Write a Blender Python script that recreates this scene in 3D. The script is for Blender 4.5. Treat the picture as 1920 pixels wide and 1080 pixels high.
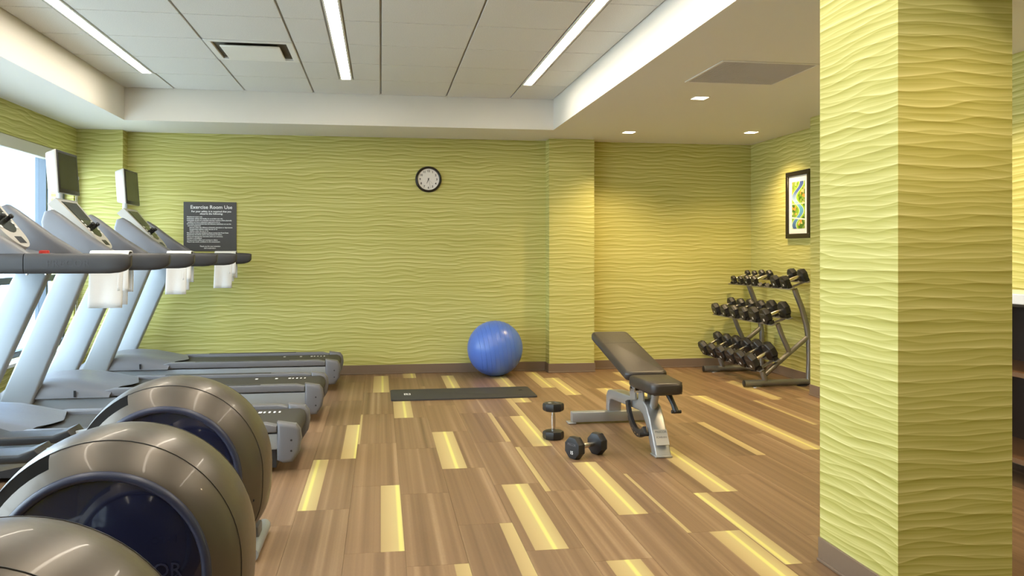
import bpy, bmesh, math, random
from mathutils import Vector, Matrix
random.seed(7)
for o in list(bpy.data.objects): bpy.data.objects.remove(o, do_unlink=True)
S = bpy.context.scene
COL = S.collection

# ------------------------------------------------------------------ camera
F, CY, CX, H = 1560.0, 473.0, 960.0, 1.25
PSI = math.atan(246 / F)
cd = bpy.data.cameras.new('camera'); cam = bpy.data.objects.new('camera', cd); COL.objects.link(cam)
cam.location = (0, 0, H); cam.rotation_euler = (math.pi / 2, 0, -PSI)
cd.sensor_width = 36; cd.lens = 36 * F / 1920; cd.shift_y = -(540 - CY) / 1920
cd.clip_start = .02; cd.clip_end = 200
S.camera = cam
# ------------------------------------------------------------------ world, exposure
W = bpy.data.worlds.new('sky'); S.world = W; W.use_nodes = True
bg = W.node_tree.nodes['Background']; bg.inputs[0].default_value = (.80, .90, 1.0, 1); bg.inputs[1].default_value = 8.5
S.view_settings.view_transform = 'Standard'; S.view_settings.look = 'None'
S.view_settings.gamma = 1; S.view_settings.use_curve_mapping = False
S.view_settings.exposure = 0.47
LIN_E, DOWN_E, SPOT_W = 30.0, 20.0, 70.0

# ------------------------------------------------------------------ helpers
def rot(ax, a): return Matrix.Rotation(a, 4, ax)
class MB:
    def __init__(s): s.bm = bmesh.new()
    def box(s, x0, x1, y0, y1, z0, z1, bev=0, seg=2, m=None):
        t = bmesh.new(); bmesh.ops.create_cube(t, size=1)
        for v in t.verts: v.co = Vector(((x0+x1)/2 + v.co.x*(x1-x0), (y0+y1)/2 + v.co.y*(y1-y0), (z0+z1)/2 + v.co.z*(z1-z0)))
        if bev: bmesh.ops.bevel(t, geom=t.edges[:], offset=bev, segments=seg, profile=.5, affect='EDGES', clamp_overlap=True)
        return s.add(t, m)
    def add(s, t, m=None):
        if m is not None: bmesh.ops.transform(t, matrix=m, verts=t.verts)
        me = bpy.data.meshes.new('tmp'); t.to_mesh(me); t.free(); s.bm.from_mesh(me); bpy.data.meshes.remove(me)
        return s
    def prism(s, pts, y0, y1, bev=0, seg=2, m=None):      # pts in (x, z), extruded along y
        t = bmesh.new()
        a = [t.verts.new((p[0], y0, p[1])) for p in pts]; b = [t.verts.new((p[0], y1, p[1])) for p in pts]
        n = len(pts); t.faces.new(a); t.faces.new(b[::-1])
        for i in range(n): t.faces.new((a[i], b[i], b[(i+1) % n], a[(i+1) % n]))
        bmesh.ops.recalc_face_normals(t, faces=t.faces)
        if bev:
            ed = [e for e in t.edges if (e.verts[0].co.y == e.verts[1].co.y)]
            bmesh.ops.bevel(t, geom=ed, offset=bev, segments=seg, profile=.5, affect='EDGES', clamp_overlap=True)
        return s.add(t, m)
    def tube(s, pts, r, n=10, m=None, sy=1.0, caps=True):
        t = bmesh.new(); pts = [Vector(p) for p in pts]; rings = []
        rr = r if isinstance(r, (list, tuple)) else [r]*len(pts)
        up = None
        for i, p in enumerate(pts):
            d = (pts[min(i+1, len(pts)-1)] - pts[max(i-1, 0)]).normalized()
            if up is None: up = Vector((0, 0, 1)) if abs(d.z) < .9 else Vector((0, 1, 0))
            u = d.cross(up).normalized(); w = u.cross(d).normalized(); up = w
            rings.append([t.verts.new(p + rr[i]*(math.cos(2*math.pi*k/n)*u*sy + math.sin(2*math.pi*k/n)*w)) for k in range(n)])
        for a, b in zip(rings, rings[1:]):
            for k in range(n): t.faces.new((a[k], a[(k+1) % n], b[(k+1) % n], b[k]))
        if caps: t.faces.new(rings[0]); t.faces.new(rings[-1])
        bmesh.ops.recalc_face_normals(t, faces=t.faces)
        return s.add(t, m)
    def lathe(s, prof, n=24, m=None, close=False, ph=0):   # prof: (r, h) around z
        t = bmesh.new(); rings = []
        for r, h in prof:
            if r < 1e-6: rings.append([t.verts.new((0, 0, h))])
            else: rings.append([t.verts.new((r*math.cos(2*math.pi*(k+ph)/n), r*math.sin(2*math.pi*(k+ph)/n), h)) for k in range(n)])
        for a, b in zip(rings, rings[1:]):
            for k in range(n):
                q = [a[k % len(a)], a[(k+1) % len(a)], b[(k+1) % len(b)], b[k % len(b)]]
                f = []
                for v in q:
                    if v not in f: f.append(v)
                if len(f) > 2: t.faces.new(f)
        bmesh.ops.recalc_face_normals(t, faces=t.faces)
        return s.add(t, m)
    def build(s, name, mat, parent=None, smooth=40):
        me = bpy.data.meshes.new(name); s.bm.to_mesh(me); s.bm.free()
        me.materials.append(mat)
        if smooth:
            for p in me.polygons: p.use_smooth = True
            me.set_sharp_from_angle(angle=math.radians(smooth))
        o = bpy.data.objects.new(name, me); COL.objects.link(o)
        if parent: o.parent = parent
        return o
def tag(o, label=None, cat=None, group=None, kind=None):
    if label: o['label'] = label
    if cat: o['category'] = cat
    if group: o['group'] = group
    if kind: o['kind'] = kind
    return o
def empty(name, loc, rz=0):
    o = bpy.data.objects.new(name, None); COL.objects.link(o); o.location = loc; o.rotation_euler = (0, 0, rz); o.empty_display_size = .1
    return o
def copy_tree(o, parent=None):
    c = o.copy(); COL.objects.link(c)
    if parent: c.parent = parent
    for ch in list(o.children): copy_tree(ch, c)
    return c
def text(name, body, size, mat, parent, loc, rotation, align='CENTER', ext=.0004, spacing=1.0, bold=0.0):
    cu = bpy.data.curves.new('t', 'FONT'); cu.body = body; cu.size = size; cu.align_x = align; cu.align_y = 'CENTER'
    cu.extrude = ext; cu.space_character = spacing; cu.offset = bold; cu.resolution_u = 3
    to = bpy.data.objects.new('t', cu); COL.objects.link(to)
    dg = bpy.context.evaluated_depsgraph_get()
    me = bpy.data.meshes.new_from_object(to.evaluated_get(dg)); bpy.data.objects.remove(to); bpy.data.curves.remove(cu)
    me.materials.clear(); me.materials.append(mat); me.name = name
    o = bpy.data.objects.new(name, me); COL.objects.link(o)
    o.parent = parent; o.location = loc; o.rotation_euler = rotation
    return o

# ------------------------------------------------------------------ materials
def mat(name, col, rough=.5, metal=0, spec=.5, bump=None, coat=0, var=0):
    m = bpy.data.materials.new(name); m.use_nodes = True; nt = m.node_tree; b = nt.nodes['Principled BSDF']
    b.inputs['Base Color'].default_value = (*col, 1); b.inputs['Roughness'].default_value = rough
    b.inputs['Metallic'].default_value = metal; b.inputs['Specular IOR Level'].default_value = spec; b.inputs['Coat Weight'].default_value = coat
    tc = nt.nodes.new('ShaderNodeTexCoord')
    nz = nt.nodes.new('ShaderNodeTexNoise'); nz.inputs['Scale'].default_value = (bump[0] if bump else 60); nz.inputs['Detail'].default_value = 3
    nt.links.new(tc.outputs['Object'], nz.inputs['Vector'])
    if bump:
        bp = nt.nodes.new('ShaderNodeBump'); bp.inputs['Strength'].default_value = bump[1]; bp.inputs['Distance'].default_value = .002
        nt.links.new(nz.outputs['Fac'], bp.inputs['Height']); nt.links.new(bp.outputs['Normal'], b.inputs['Normal'])
    mr = nt.nodes.new('ShaderNodeMapRange'); mr.inputs['To Min'].default_value = max(0, rough-.04); mr.inputs['To Max'].default_value = rough+.04
    nt.links.new(nz.outputs['Fac'], mr.inputs['Value']); nt.links.new(mr.outputs['Result'], b.inputs['Roughness'])
    return m
def emit(name, col, st):
    m = bpy.data.materials.new(name); m.use_nodes = True; nt = m.node_tree; nt.nodes.remove(nt.nodes['Principled BSDF'])
    e = nt.nodes.new('ShaderNodeEmission'); e.inputs[0].default_value = (*col, 1); e.inputs[1].default_value = st
    nt.links.new(e.outputs[0], nt.nodes['Material Output'].inputs[0]); return m
class NT:                                                           # tiny node helper
    def __init__(s, nt): s.nt = nt
    def n(s, t, **k):
        x = s.nt.nodes.new(t)
        for a, v in k.items(): setattr(x, a, v)
        return x
    def put(s, sock, v):
        if isinstance(v, (int, float)): sock.default_value = v
        else: s.nt.links.new(v, sock)
    def math(s, op, a, b=0.0, c=0.0, clamp=False):
        x = s.n('ShaderNodeMath', operation=op, use_clamp=clamp)
        s.put(x.inputs[0], a); s.put(x.inputs[1], b); s.put(x.inputs[2], c); return x.outputs[0]
    def comb(s, x, y, z):
        c = s.n('ShaderNodeCombineXYZ'); s.put(c.inputs[0], x); s.put(c.inputs[1], y); s.put(c.inputs[2], z); return c.outputs[0]
    def noise(s, vec, scale, detail=2, rough=.5):
        x = s.n('ShaderNodeTexNoise'); s.put(x.inputs['Vector'], vec); x.inputs['Scale'].default_value = scale
        x.inputs['Detail'].default_value = detail; x.inputs['Roughness'].default_value = rough; return x.outputs['Fac']
    def ramp(s, fac, stops, interp='LINEAR'):
        r = s.n('ShaderNodeValToRGB'); r.color_ramp.interpolation = interp; s.put(r.inputs[0], fac)
        while len(r.color_ramp.elements) < len(stops): r.color_ramp.elements.new(.5)
        for e, (p, c) in zip(r.color_ramp.elements, stops): e.position = p; e.color = (*c, 1)
        return r.outputs[0]
    def mix(s, fac, a, b, blend='MIX'):
        x = s.n('ShaderNodeMix', data_type='RGBA', blend_type=blend); s.put(x.inputs[0], fac)
        for i, v in ((6, a), (7, b)):
            if isinstance(v, tuple): x.inputs[i].default_value = (*v, 1)
            else: s.nt.links.new(v, x.inputs[i])
        return x.outputs[2]
def base(name):
    m = bpy.data.materials.new(name); m.use_nodes = True
    return m, NT(m.node_tree), m.node_tree.nodes['Principled BSDF']

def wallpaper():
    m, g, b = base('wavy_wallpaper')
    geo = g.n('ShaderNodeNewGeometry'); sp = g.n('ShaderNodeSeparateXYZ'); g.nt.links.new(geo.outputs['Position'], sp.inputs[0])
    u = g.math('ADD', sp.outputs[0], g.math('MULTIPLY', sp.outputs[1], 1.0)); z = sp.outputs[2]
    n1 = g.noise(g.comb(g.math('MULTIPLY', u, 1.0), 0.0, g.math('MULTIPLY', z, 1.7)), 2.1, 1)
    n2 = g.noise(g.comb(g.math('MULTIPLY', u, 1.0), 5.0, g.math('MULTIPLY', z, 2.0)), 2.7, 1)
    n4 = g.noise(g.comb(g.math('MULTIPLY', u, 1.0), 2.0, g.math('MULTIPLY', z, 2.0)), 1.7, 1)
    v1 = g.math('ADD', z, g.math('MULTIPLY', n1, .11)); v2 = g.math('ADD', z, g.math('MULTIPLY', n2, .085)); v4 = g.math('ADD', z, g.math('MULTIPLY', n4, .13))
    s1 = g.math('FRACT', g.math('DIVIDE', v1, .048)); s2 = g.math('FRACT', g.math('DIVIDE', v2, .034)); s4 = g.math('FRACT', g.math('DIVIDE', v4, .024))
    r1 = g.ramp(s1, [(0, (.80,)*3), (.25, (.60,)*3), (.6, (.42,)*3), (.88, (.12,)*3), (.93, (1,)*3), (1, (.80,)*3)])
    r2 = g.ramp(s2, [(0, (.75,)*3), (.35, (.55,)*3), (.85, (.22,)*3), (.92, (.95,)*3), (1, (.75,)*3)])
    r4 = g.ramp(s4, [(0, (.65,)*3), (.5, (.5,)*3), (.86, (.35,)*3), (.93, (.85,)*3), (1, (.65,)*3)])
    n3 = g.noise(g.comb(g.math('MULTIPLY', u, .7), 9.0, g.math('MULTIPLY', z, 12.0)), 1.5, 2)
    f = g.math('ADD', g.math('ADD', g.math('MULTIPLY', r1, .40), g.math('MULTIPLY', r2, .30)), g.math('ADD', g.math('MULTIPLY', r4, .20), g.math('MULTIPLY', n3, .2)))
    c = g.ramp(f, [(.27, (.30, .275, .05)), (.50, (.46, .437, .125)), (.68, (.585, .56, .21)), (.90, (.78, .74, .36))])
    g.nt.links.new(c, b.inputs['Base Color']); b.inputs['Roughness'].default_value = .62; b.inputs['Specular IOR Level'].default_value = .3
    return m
def plank_mat():
    m, g, b = base('striped_floor_plank')
    geo = g.n('ShaderNodeNewGeometry'); sp = g.n('ShaderNodeSeparateXYZ'); g.nt.links.new(geo.outputs['Position'], sp.inputs[0])
    def att(nm):
        a = g.n('ShaderNodeAttribute', attribute_type='OBJECT', attribute_name=nm); return a.outputs['Fac']
    x0, seed, bnd, bw = att('edge_x'), att('seed'), att('band'), att('band_width')
    xr = g.math('SUBTRACT', sp.outputs[0], x0)
    st = g.noise(g.comb(g.math('MULTIPLY', xr, 26.0), g.math('MULTIPLY', seed, 37.0), g.math('MULTIPLY', sp.outputs[1], .12)), 1.0, 2, .55)
    fine = g.noise(g.comb(g.math('MULTIPLY', sp.outputs[0], 160.0), g.math('MULTIPLY', seed, 17.0), g.math('MULTIPLY', sp.outputs[1], 40.0)), 1.0, 2)
    f = g.math('ADD', g.math('MULTIPLY', st, .92), g.math('MULTIPLY', fine, .08))
    brown = g.ramp(f, [(.25, (.14, .082, .045)), (.42, (.20, .120, .065)), (.55, (.24, .147, .082)), (.66, (.30, .195, .113)), (.78, (.40, .29, .18))])
    tone = g.math('ADD', .9, g.math('MULTIPLY', seed, .2))
    brown = g.mix(1.0, brown, g.comb(tone, tone, tone), 'MULTIPLY')
    t = g.math('DIVIDE', g.math('SUBTRACT', xr, bnd), bw)           # 0..1 across the pale band
    pale = g.ramp(t, [(0, (.42, .31, .145)), (.3, (.50, .38, .18)), (.50, (.53, .43, .20)), (.56, (.70, .64, .21)), (.63, (.70, .64, .21)), (.69, (.52, .42, .19)), (1, (.44, .33, .155))])
    ins = g.math('MULTIPLY', g.math('GREATER_THAN', t, 0.0), g.math('LESS_THAN', t, 1.0))
    c = g.mix(ins, brown, pale)
    g.nt.links.new(c, b.inputs['Base Color']); b.inputs['Roughness'].default_value = .42; b.inputs['Specular IOR Level'].default_value = .4
    bp = g.n('ShaderNodeBump'); bp.inputs['Strength'].default_value = .06; bp.inputs['Distance'].default_value = .001
    g.nt.links.new(fine, bp.inputs['Height']); g.nt.links.new(bp.outputs[0], b.inputs['Normal'])
    return m
def towel_mat():
    m, g, b = base('terry_cloth')
    tc = g.n('ShaderNodeTexCoord'); n = g.noise(tc.outputs['Object'], 260, 2)
    bp = g.n('ShaderNodeBump'); bp.inputs['Strength'].default_value = .5; bp.inputs['Distance'].default_value = .003
    g.nt.links.new(n, bp.inputs['Height']); g.nt.links.new(bp.outputs[0], b.inputs['Normal'])
    b.inputs['Base Color'].default_value = (.86, .85, .84, 1); b.inputs['Roughness'].default_value = .95; return m
def glass_mat():
    m = bpy.data.materials.new('window_glass'); m.use_nodes = True; g = NT(m.node_tree); g.nt.nodes.remove(g.nt.nodes['Principled BSDF'])
    fr = g.n('ShaderNodeFresnel'); fr.inputs[0].default_value = 1.45
    tr = g.n('ShaderNodeBsdfTransparent'); tr.inputs[0].default_value = (.90, .95, .96, 1); gl = g.n('ShaderNodeBsdfGlossy'); gl.inputs['Roughness'].default_value = .02
    mx = g.n('ShaderNodeMixShader'); gb = g.n('ShaderNodeNewGeometry'); g.nt.links.new(g.math('MULTIPLY', fr.outputs[0], g.math('SUBTRACT', 1.0, gb.outputs['Backfacing'])), mx.inputs[0]); g.nt.links.new(tr.outputs[0], mx.inputs[1]); g.nt.links.new(gl.outputs[0], mx.inputs[2])
    g.nt.links.new(mx.outputs[0], g.nt.nodes['Material Output'].inputs[0]); return m
def art_mat():
    m, g, b = base('river_print')
    tc = g.n('ShaderNodeTexCoord'); sp = g.n('ShaderNodeSeparateXYZ'); g.nt.links.new(tc.outputs['Generated'], sp.inputs[0])
    a, z = g.math('SUBTRACT', 1.0, sp.outputs[1]), sp.outputs[2]     # a grows to the viewer's right
    river = g.math('ADD', .46, g.math('MULTIPLY', .30, g.math('SINE', g.math('MULTIPLY_ADD', z, 10.5, 3.9))))
    dist = g.math('ABSOLUTE', g.math('SUBTRACT', a, river))
    vo = g.n('ShaderNodeTexVoronoi'); vo.inputs['Scale'].default_value = 18; g.nt.links.new(g.comb(g.math('MULTIPLY', a, .45), 0.0, z), vo.inputs['Vector'])
    town = g.ramp(g.noise(vo.outputs['Color'], 3.0, 0), [(.3, (.06, .16, .02)), (.42, (.22, .36, .05)), (.5, (.62, .30, .06)), (.58, (.70, .55, .22)), (.68, (.12, .30, .04))], 'CONSTANT')
    c = g.mix(g.ramp(dist, [(.26, (1,)*3), (.36, (0,)*3)]), town, (.30, .55, .03))
    c = g.mix(g.math('LESS_THAN', dist, .18), c, (.78, .82, .66))
    c = g.mix(g.math('LESS_THAN', dist, .145), c, g.ramp(z, [(.0, (.04, .09, .25)), (.2, (.10, .28, .55)), (.45, (.12, .40, .60)), (.6, (.40, .58, .78)), (.8, (.08, .14, .40))]))
    br = g.math('LESS_THAN', g.math('ABSOLUTE', g.math('SUBTRACT', z, g.math('MULTIPLY_ADD', a, -.05, .24))), .014)
    c = g.mix(br, c, (.85, .85, .8))
    br = g.math('LESS_THAN', g.math('ABSOLUTE', g.math('SUBTRACT', z, .53)), .010)
    c = g.mix(br, c, (.75, .68, .55))
    g.nt.links.new(c, b.inputs['Base Color']); b.inputs['Roughness'].default_value = .3; return m
def tile_mat():
    m, g, b = base('acoustic_tile')
    tc = g.n('ShaderNodeTexCoord'); n = g.noise(tc.outputs['Object'], 190, 3, .7)
    g.nt.links.new(g.ramp(n, [(.35, (.60, .60, .57)), (.55, (.72, .72, .69))]), b.inputs['Base Color'])
    b.inputs['Roughness'].default_value = .9
    bp = g.n('ShaderNodeBump'); bp.inputs['Strength'].default_value = .3; bp.inputs['Distance'].default_value = .002
    g.nt.links.new(n, bp.inputs['Height']); g.nt.links.new(bp.outputs[0], b.inputs['Normal']); return m

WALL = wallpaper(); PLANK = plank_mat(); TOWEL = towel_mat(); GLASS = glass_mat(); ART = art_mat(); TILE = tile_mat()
PAINT = mat('soffit_paint', (.74, .72, .67), .85, bump=(300, .1))
SUB = mat('subfloor', (.22, .13, .06), .6)
BASEB = mat('baseboard_vinyl', (.19, .135, .095), .45)
TBAR = mat('ceiling_grid_metal', (.36, .36, .34), .6)
WHITEP = mat('white_paint', (.80, .80, .77), .5)
LENS = emit('light_lens', (1.0, .90, .74), LIN_E)
DLENS = emit('downlight_lens', (1.0, .86, .62), DOWN_E)
DARKSLOT = mat('duct_dark', (.10, .09, .075), .8)
GRILLE = mat('perforated_grille', (.50, .46, .43), .7, bump=(500, .6))
ALU = mat('window_aluminium', (.10, .13, .17), .45, .3)
CASS = mat('shade_cassette', (.60, .59, .50), .6)
SILL = mat('sill_white', (.80, .80, .80), .35)
BLUE_EXT = mat('exterior_blue_panel', (.30, .45, .72), .6)
CONC = mat('exterior_concrete', (.62, .62, .60), .9)
BALL = mat('blue_vinyl', (.085, .18, .62), .30, spec=.6, bump=(90, .05))
RUBBER = mat('black_rubber', (.016, .016, .018), .42, bump=(150, .05))
MAT_F = mat('mat_foam', (.035, .033, .030), .75, bump=(250, .25))
CHROME = mat('chrome', (.78, .75, .70), .22, 1)
PRINT = mat('white_print', (.85, .85, .85), .6)
SILVER = mat('silver_paint', (.40, .41, .43), .36, .6)
TMSIL = mat('treadmill_silver', (.35, .385, .42), .40, .25)
TMGREY = mat('treadmill_grey_plastic', (.15, .15, .165), .42)
TMDARK = mat('treadmill_dark_plastic', (.043, .042, .046), .45, bump=(400, .1))
EMBOSS = mat('embossed_plastic', (.055, .054, .060), .5)
TMPALE = mat('console_pale_plastic', (.50, .48, .45), .42)
BELT = mat('running_belt', (.045, .042, .038), .6, bump=(500, .2))
BLACK = mat('black_plastic', (.02, .02, .022), .4)
SCREEN = mat('dark_screen', (.018, .020, .016), .25, spec=.25)
RED = mat('red_plastic', (.5, .03, .02), .4)
TAUPE = mat('taupe_metallic', (.118, .100, .083), .36, .5, coat=.1)
NAVY = mat('smoked_window', (.012, .014, .035), .07, spec=.7, coat=.6)
NAVYT = mat('navy_lettering', (.018, .02, .042), .4)
NAVYR = mat('navy_ring', (.035, .04, .075), .35)
VINYL = mat('bench_vinyl', (.034, .027, .024), .38, bump=(120, .15))
RACKM = mat('rack_grey', (.27, .26, .25), .36, .7)
SIGNM = mat('sign_charcoal', (.062, .06, .06), .5)
FRAMEB = mat('frame_black', (.016, .012, .010), .35)
MATTE = mat('picture_mount', (.80, .78, .76), .8)
CLOCKF = mat('clock_face', (.80, .77, .74), .4)
WOODD = mat('dark_wood', (.030, .017, .010), .4)
WOODB = mat('brown_wood_edge', (.16, .085, .04), .4)
CTOP = mat('white_counter', (.82, .82, .82), .4)

# ------------------------------------------------------------------ structure
XL, XR, XJ, YB, YF, ZS, ZC = -2.87, 4.03, 3.72, 8.65, -2.5, 2.43, 2.72
def struct(o): o['kind'] = 'structure'; return o
# back wall: main plane + left pilaster + right pilaster in one wall
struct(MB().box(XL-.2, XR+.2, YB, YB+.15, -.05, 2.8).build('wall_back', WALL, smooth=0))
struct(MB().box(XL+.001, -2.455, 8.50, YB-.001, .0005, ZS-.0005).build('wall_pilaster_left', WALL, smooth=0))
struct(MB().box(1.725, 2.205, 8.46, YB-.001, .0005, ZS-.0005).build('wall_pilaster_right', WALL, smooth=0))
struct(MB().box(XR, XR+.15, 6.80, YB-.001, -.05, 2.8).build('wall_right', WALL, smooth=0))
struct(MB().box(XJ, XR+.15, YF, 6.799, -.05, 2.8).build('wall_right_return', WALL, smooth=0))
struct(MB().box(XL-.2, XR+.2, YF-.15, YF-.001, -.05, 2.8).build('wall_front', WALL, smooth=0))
WZ0, WZ1, WY0, WY1 = .385, 2.17, .60, 8.42
wl = MB()
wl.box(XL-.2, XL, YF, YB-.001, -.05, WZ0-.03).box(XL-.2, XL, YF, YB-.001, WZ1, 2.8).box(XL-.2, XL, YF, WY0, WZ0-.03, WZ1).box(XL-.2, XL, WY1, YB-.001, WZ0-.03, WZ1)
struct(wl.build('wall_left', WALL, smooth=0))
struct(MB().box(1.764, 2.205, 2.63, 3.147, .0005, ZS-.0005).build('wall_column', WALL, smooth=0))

# floor: sub-floor slab and one object per plank
fl = struct(MB().box(XL-.2, XR+.2, YF-.1, YB+.1, -.08, -.006).build('floor', SUB, smooth=0))
OFF = {-2: .13, -1: .51, 0: .33, 1: .80, 2: .43, 3: .27, 4: .83, 5: .54, 6: .12, 7: .43, 8: .83, 9: .40, 10: .91, 11: .22, 12: .62, 13: .67, 14: .3}
# (column, first Y of plank rounded) -> start of the pale band inside the plank
BAND = {(-1, 3): .15, (1, 4): 0.0, (2, 3): .04, (1, 2): .19, (-2, 3): .25-.0, (-2, 4): -.055, (-2, 5): .16, (0, 6): 0.0, (3, 5): .12,
        (2, 5): .215, (3, 4): -.115, (4, 3): .02, (0, 2): .19, (5, 3): -.125, (6, 4): .11, (6, 3): -.07, (8, 4): .19, (10, 5): .05,
        (10, 4): .05, (12, 5): -.11, (12, 6): .18, (13, 6): -.10, (-1, 7): .08, (0, 8): .125, (2, 7): -.02, (5, 7): .12, (4, 7): 0.0, (4, 6): 0.0,
        (7, 6): .1, (9, 7): .03, (-2, 2): .16, (-1, 5): -.13, (6, 7): .0, (8, 6): .12, (3, 6): .2, (3, 2): .05, (5, 2): .1}
rp = random.Random(3)
pm = {}
for k in range(-12, 16):
    xa, xb = .10 + .25*k, .35 + .25*k
    xa, xb = max(xa, XL), min(xb, XR)
    if xb - xa < .01: continue
    off = OFF.get(k, rp.random())
    j = 0
    while True:
        ya, yb = off + j - 1, off + j
        if ya > YB: break
        j += 1
        if yb <= .3: continue
        y0, y1 = max(ya, .0), min(yb, YB)
        if y1 - y0 < .01: continue
        key = (round(xb-xa, 3), round(y1-y0, 3))
        if key not in pm:
            o = MB().box(.0005, key[0]-.0005, .0005, key[1]-.0005, -.006, 0, ).build('plank', PLANK, fl, smooth=0); pm[key] = o.data
        else:
            o = bpy.data.objects.new('plank', pm[key]); COL.objects.link(o); o.parent = fl
        o.location = (xa, y0, 0)
        o['edge_x'] = .10 + .25*k; o['seed'] = rp.random(); o['band_width'] = .145
        b = BAND.get((k, int(math.floor(ya))))
        if b is None: b = 9.0
        if -4 > k and rp.random() < .3: b = rp.uniform(-.1, .2)
        if k > 6 and b > 5 and rp.random() < .12: b = rp.choice([-.12, .2])
        o['band'] = float(b)

# baseboards
def bb(name, segs, parent=None):
    m = MB()
    for x0, x1, y0, y1, nx, ny in segs:
        t = .008
        m.box(x0, x1, y0, y1, .0005, .095, .002, 1)
        ex = .006
        m.box(x0-(ex if nx < 0 else 0), x1+(ex if nx > 0 else 0), y0-(ex if ny < 0 else 0), y1+(ex if ny > 0 else 0), .0005, .012, .002, 1)
    return struct(m.build(name, BASEB, parent, smooth=30))
T = .009
bb('baseboard_back', [(-2.455, 1.725, YB-T, YB-.0005, 0, -1), (2.205, XR, YB-T, YB-.0005, 0, -1), (XL, -2.455, 8.5-T, 8.4995, 0, -1), (1.725-T, 2.205+T, 8.46-T, 8.4595, 0, -1), (1.725-T, 1.7245, 8.46, YB-T, -1, 0), (-2.4545, -2.455+T, 8.5, YB-T, 1, 0)])
bb('baseboard_right', [(XR-T, XR-.0005, 6.81, YB-T, -1, 0), (XJ-T, XJ-.0005, YF, 6.80, -1, 0)])
bb('baseboard_left', [(XL+.0005, XL+T, YF, 8.49, 1, 0)])
bb('baseboard_column', [(1.764-T, 1.7635, 2.63-T, 3.147, -1, 0), (1.764, 2.205+T, 2.63-T, 2.6295, 0, -1)])

# ceiling: soffit ring and tiled field
SX0, SX1, SY0, SY1 = -2.26, 1.645, .50, 7.87
so = MB().box(XL, SX0, YF, YB-.001, ZS, 2.79).box(SX1, XR, YF, YB-.001, ZS, 2.79).box(SX0, SX1, SY1, YB-.001, ZS, 2.79).box(SX0, SX1, YF, SY0, ZS, 2.79)
struct(so.build('ceiling_soffit', PAINT, smooth=0))
ce = struct(MB().box(SX0+.001, SX1-.001, SY0+.001, SY1-.001, ZC+.012, ZC+.05).build('ceiling', TBAR, smooth=0))
LIGHTS = [(-1.94, -1.845), (-.34, -.24), (1.225, 1.32)]
cols_far = [SX0, -1.83, -1.22, -.61, 0, .61, 1.22, SX1]
ys = [SY1, 7.21]
while ys[-1] - .61 > SY0: ys.append(ys[-1] - .61)
ys.append(SY0)
tm = {}
def tile(x0, x1, y0, y1):
    gx, gy = .007, .0055
    key = (round(x1-x0, 3), round(y1-y0, 3))
    if key[0] < .03 or key[1] < .03: return
    if key not in tm: o = MB().box(gx, key[0]-gx, gy, key[1]-gy, 0, .0115, .002, 1).build('ceiling_tile', TILE, ce, smooth=30); tm[key] = o.data
    else:
        o = bpy.data.objects.new('ceiling_tile', tm[key]); COL.objects.link(o); o.parent = ce
    o.location = (x0, y0, ZC)
for a, b in zip(ys, ys[1:]):
    if b >= 7.2: cols = [(p, q) for p, q in zip(cols_far, cols_far[1:])]
    else: cols = [(SX0, -1.945), (-1.84, -1.22), (-1.22, -.61), (-.61, -.345), (-.235, 0), (0, .61), (.61, 1.22), (1.325, SX1)]
    for p, q in cols:
        if abs(p+1.22) < .01 and abs(b-5.99) < .02: continue
        tile(p, q, b, a)
# linear lights
for i, (a, b) in enumerate(LIGHTS):
    r = tag(empty('linear_light', ((a+b)/2, 3.9, ZC)), ['long recessed linear ceiling light beside the window side soffit', 'long recessed linear ceiling light between the other two, nearest the air diffuser', 'long recessed linear ceiling light beside the soffit with the downlights'][i], 'light', 'linear lights in the tiled ceiling')
    w = (b-a)/2; y0, y1 = SY0+.03-3.9, 7.205-3.9
    MB().box(-w, -w+.012, y0, y1, -.004, .0115).box(w-.012, w, y0, y1, -.004, .0115).box(-w+.012, w-.012, y1-.012, y1, -.004, .0115).box(-w+.012, w-.012, y0, y0+.012, -.004, .0115).build('trim_frame', WHITEP, r, smooth=0)
    MB().box(-w+.012, w-.012, y0+.012, y1-.012, .001, .0115).build('lens', LENS, r, smooth=0)
# air diffuser
r = tag(empty('air_diffuser', (-.915, 6.295, ZC)), 'square white supply air diffuser set in the ceiling tiles', 'vent')
fm = MB(); h = .30
for x0, x1, y0, y1 in ((-h, h, -h, -h+.045), (-h, h, h-.045, h), (-h, -h+.045, -h+.045, h-.045), (h-.045, h, -h+.045, h-.045)): fm.box(x0, x1, y0, y1, -.006, .0115, .003, 1)
fm.build('frame', WHITEP, r)
MB().box(-h+.045, h-.045, -h+.045, h-.045, .008, .0115).build('throat', DARKSLOT, r, smooth=0)
MB().box(-.205, .205, -.205, .205, -.022, -.010, .004, 1).build('plaque', WHITEP, r)
for x in (-.12, .12): MB().box(x-.01, x+.01, -.01, .01, -.0105, .009).build('bracket', WHITEP, r, smooth=0)
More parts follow.
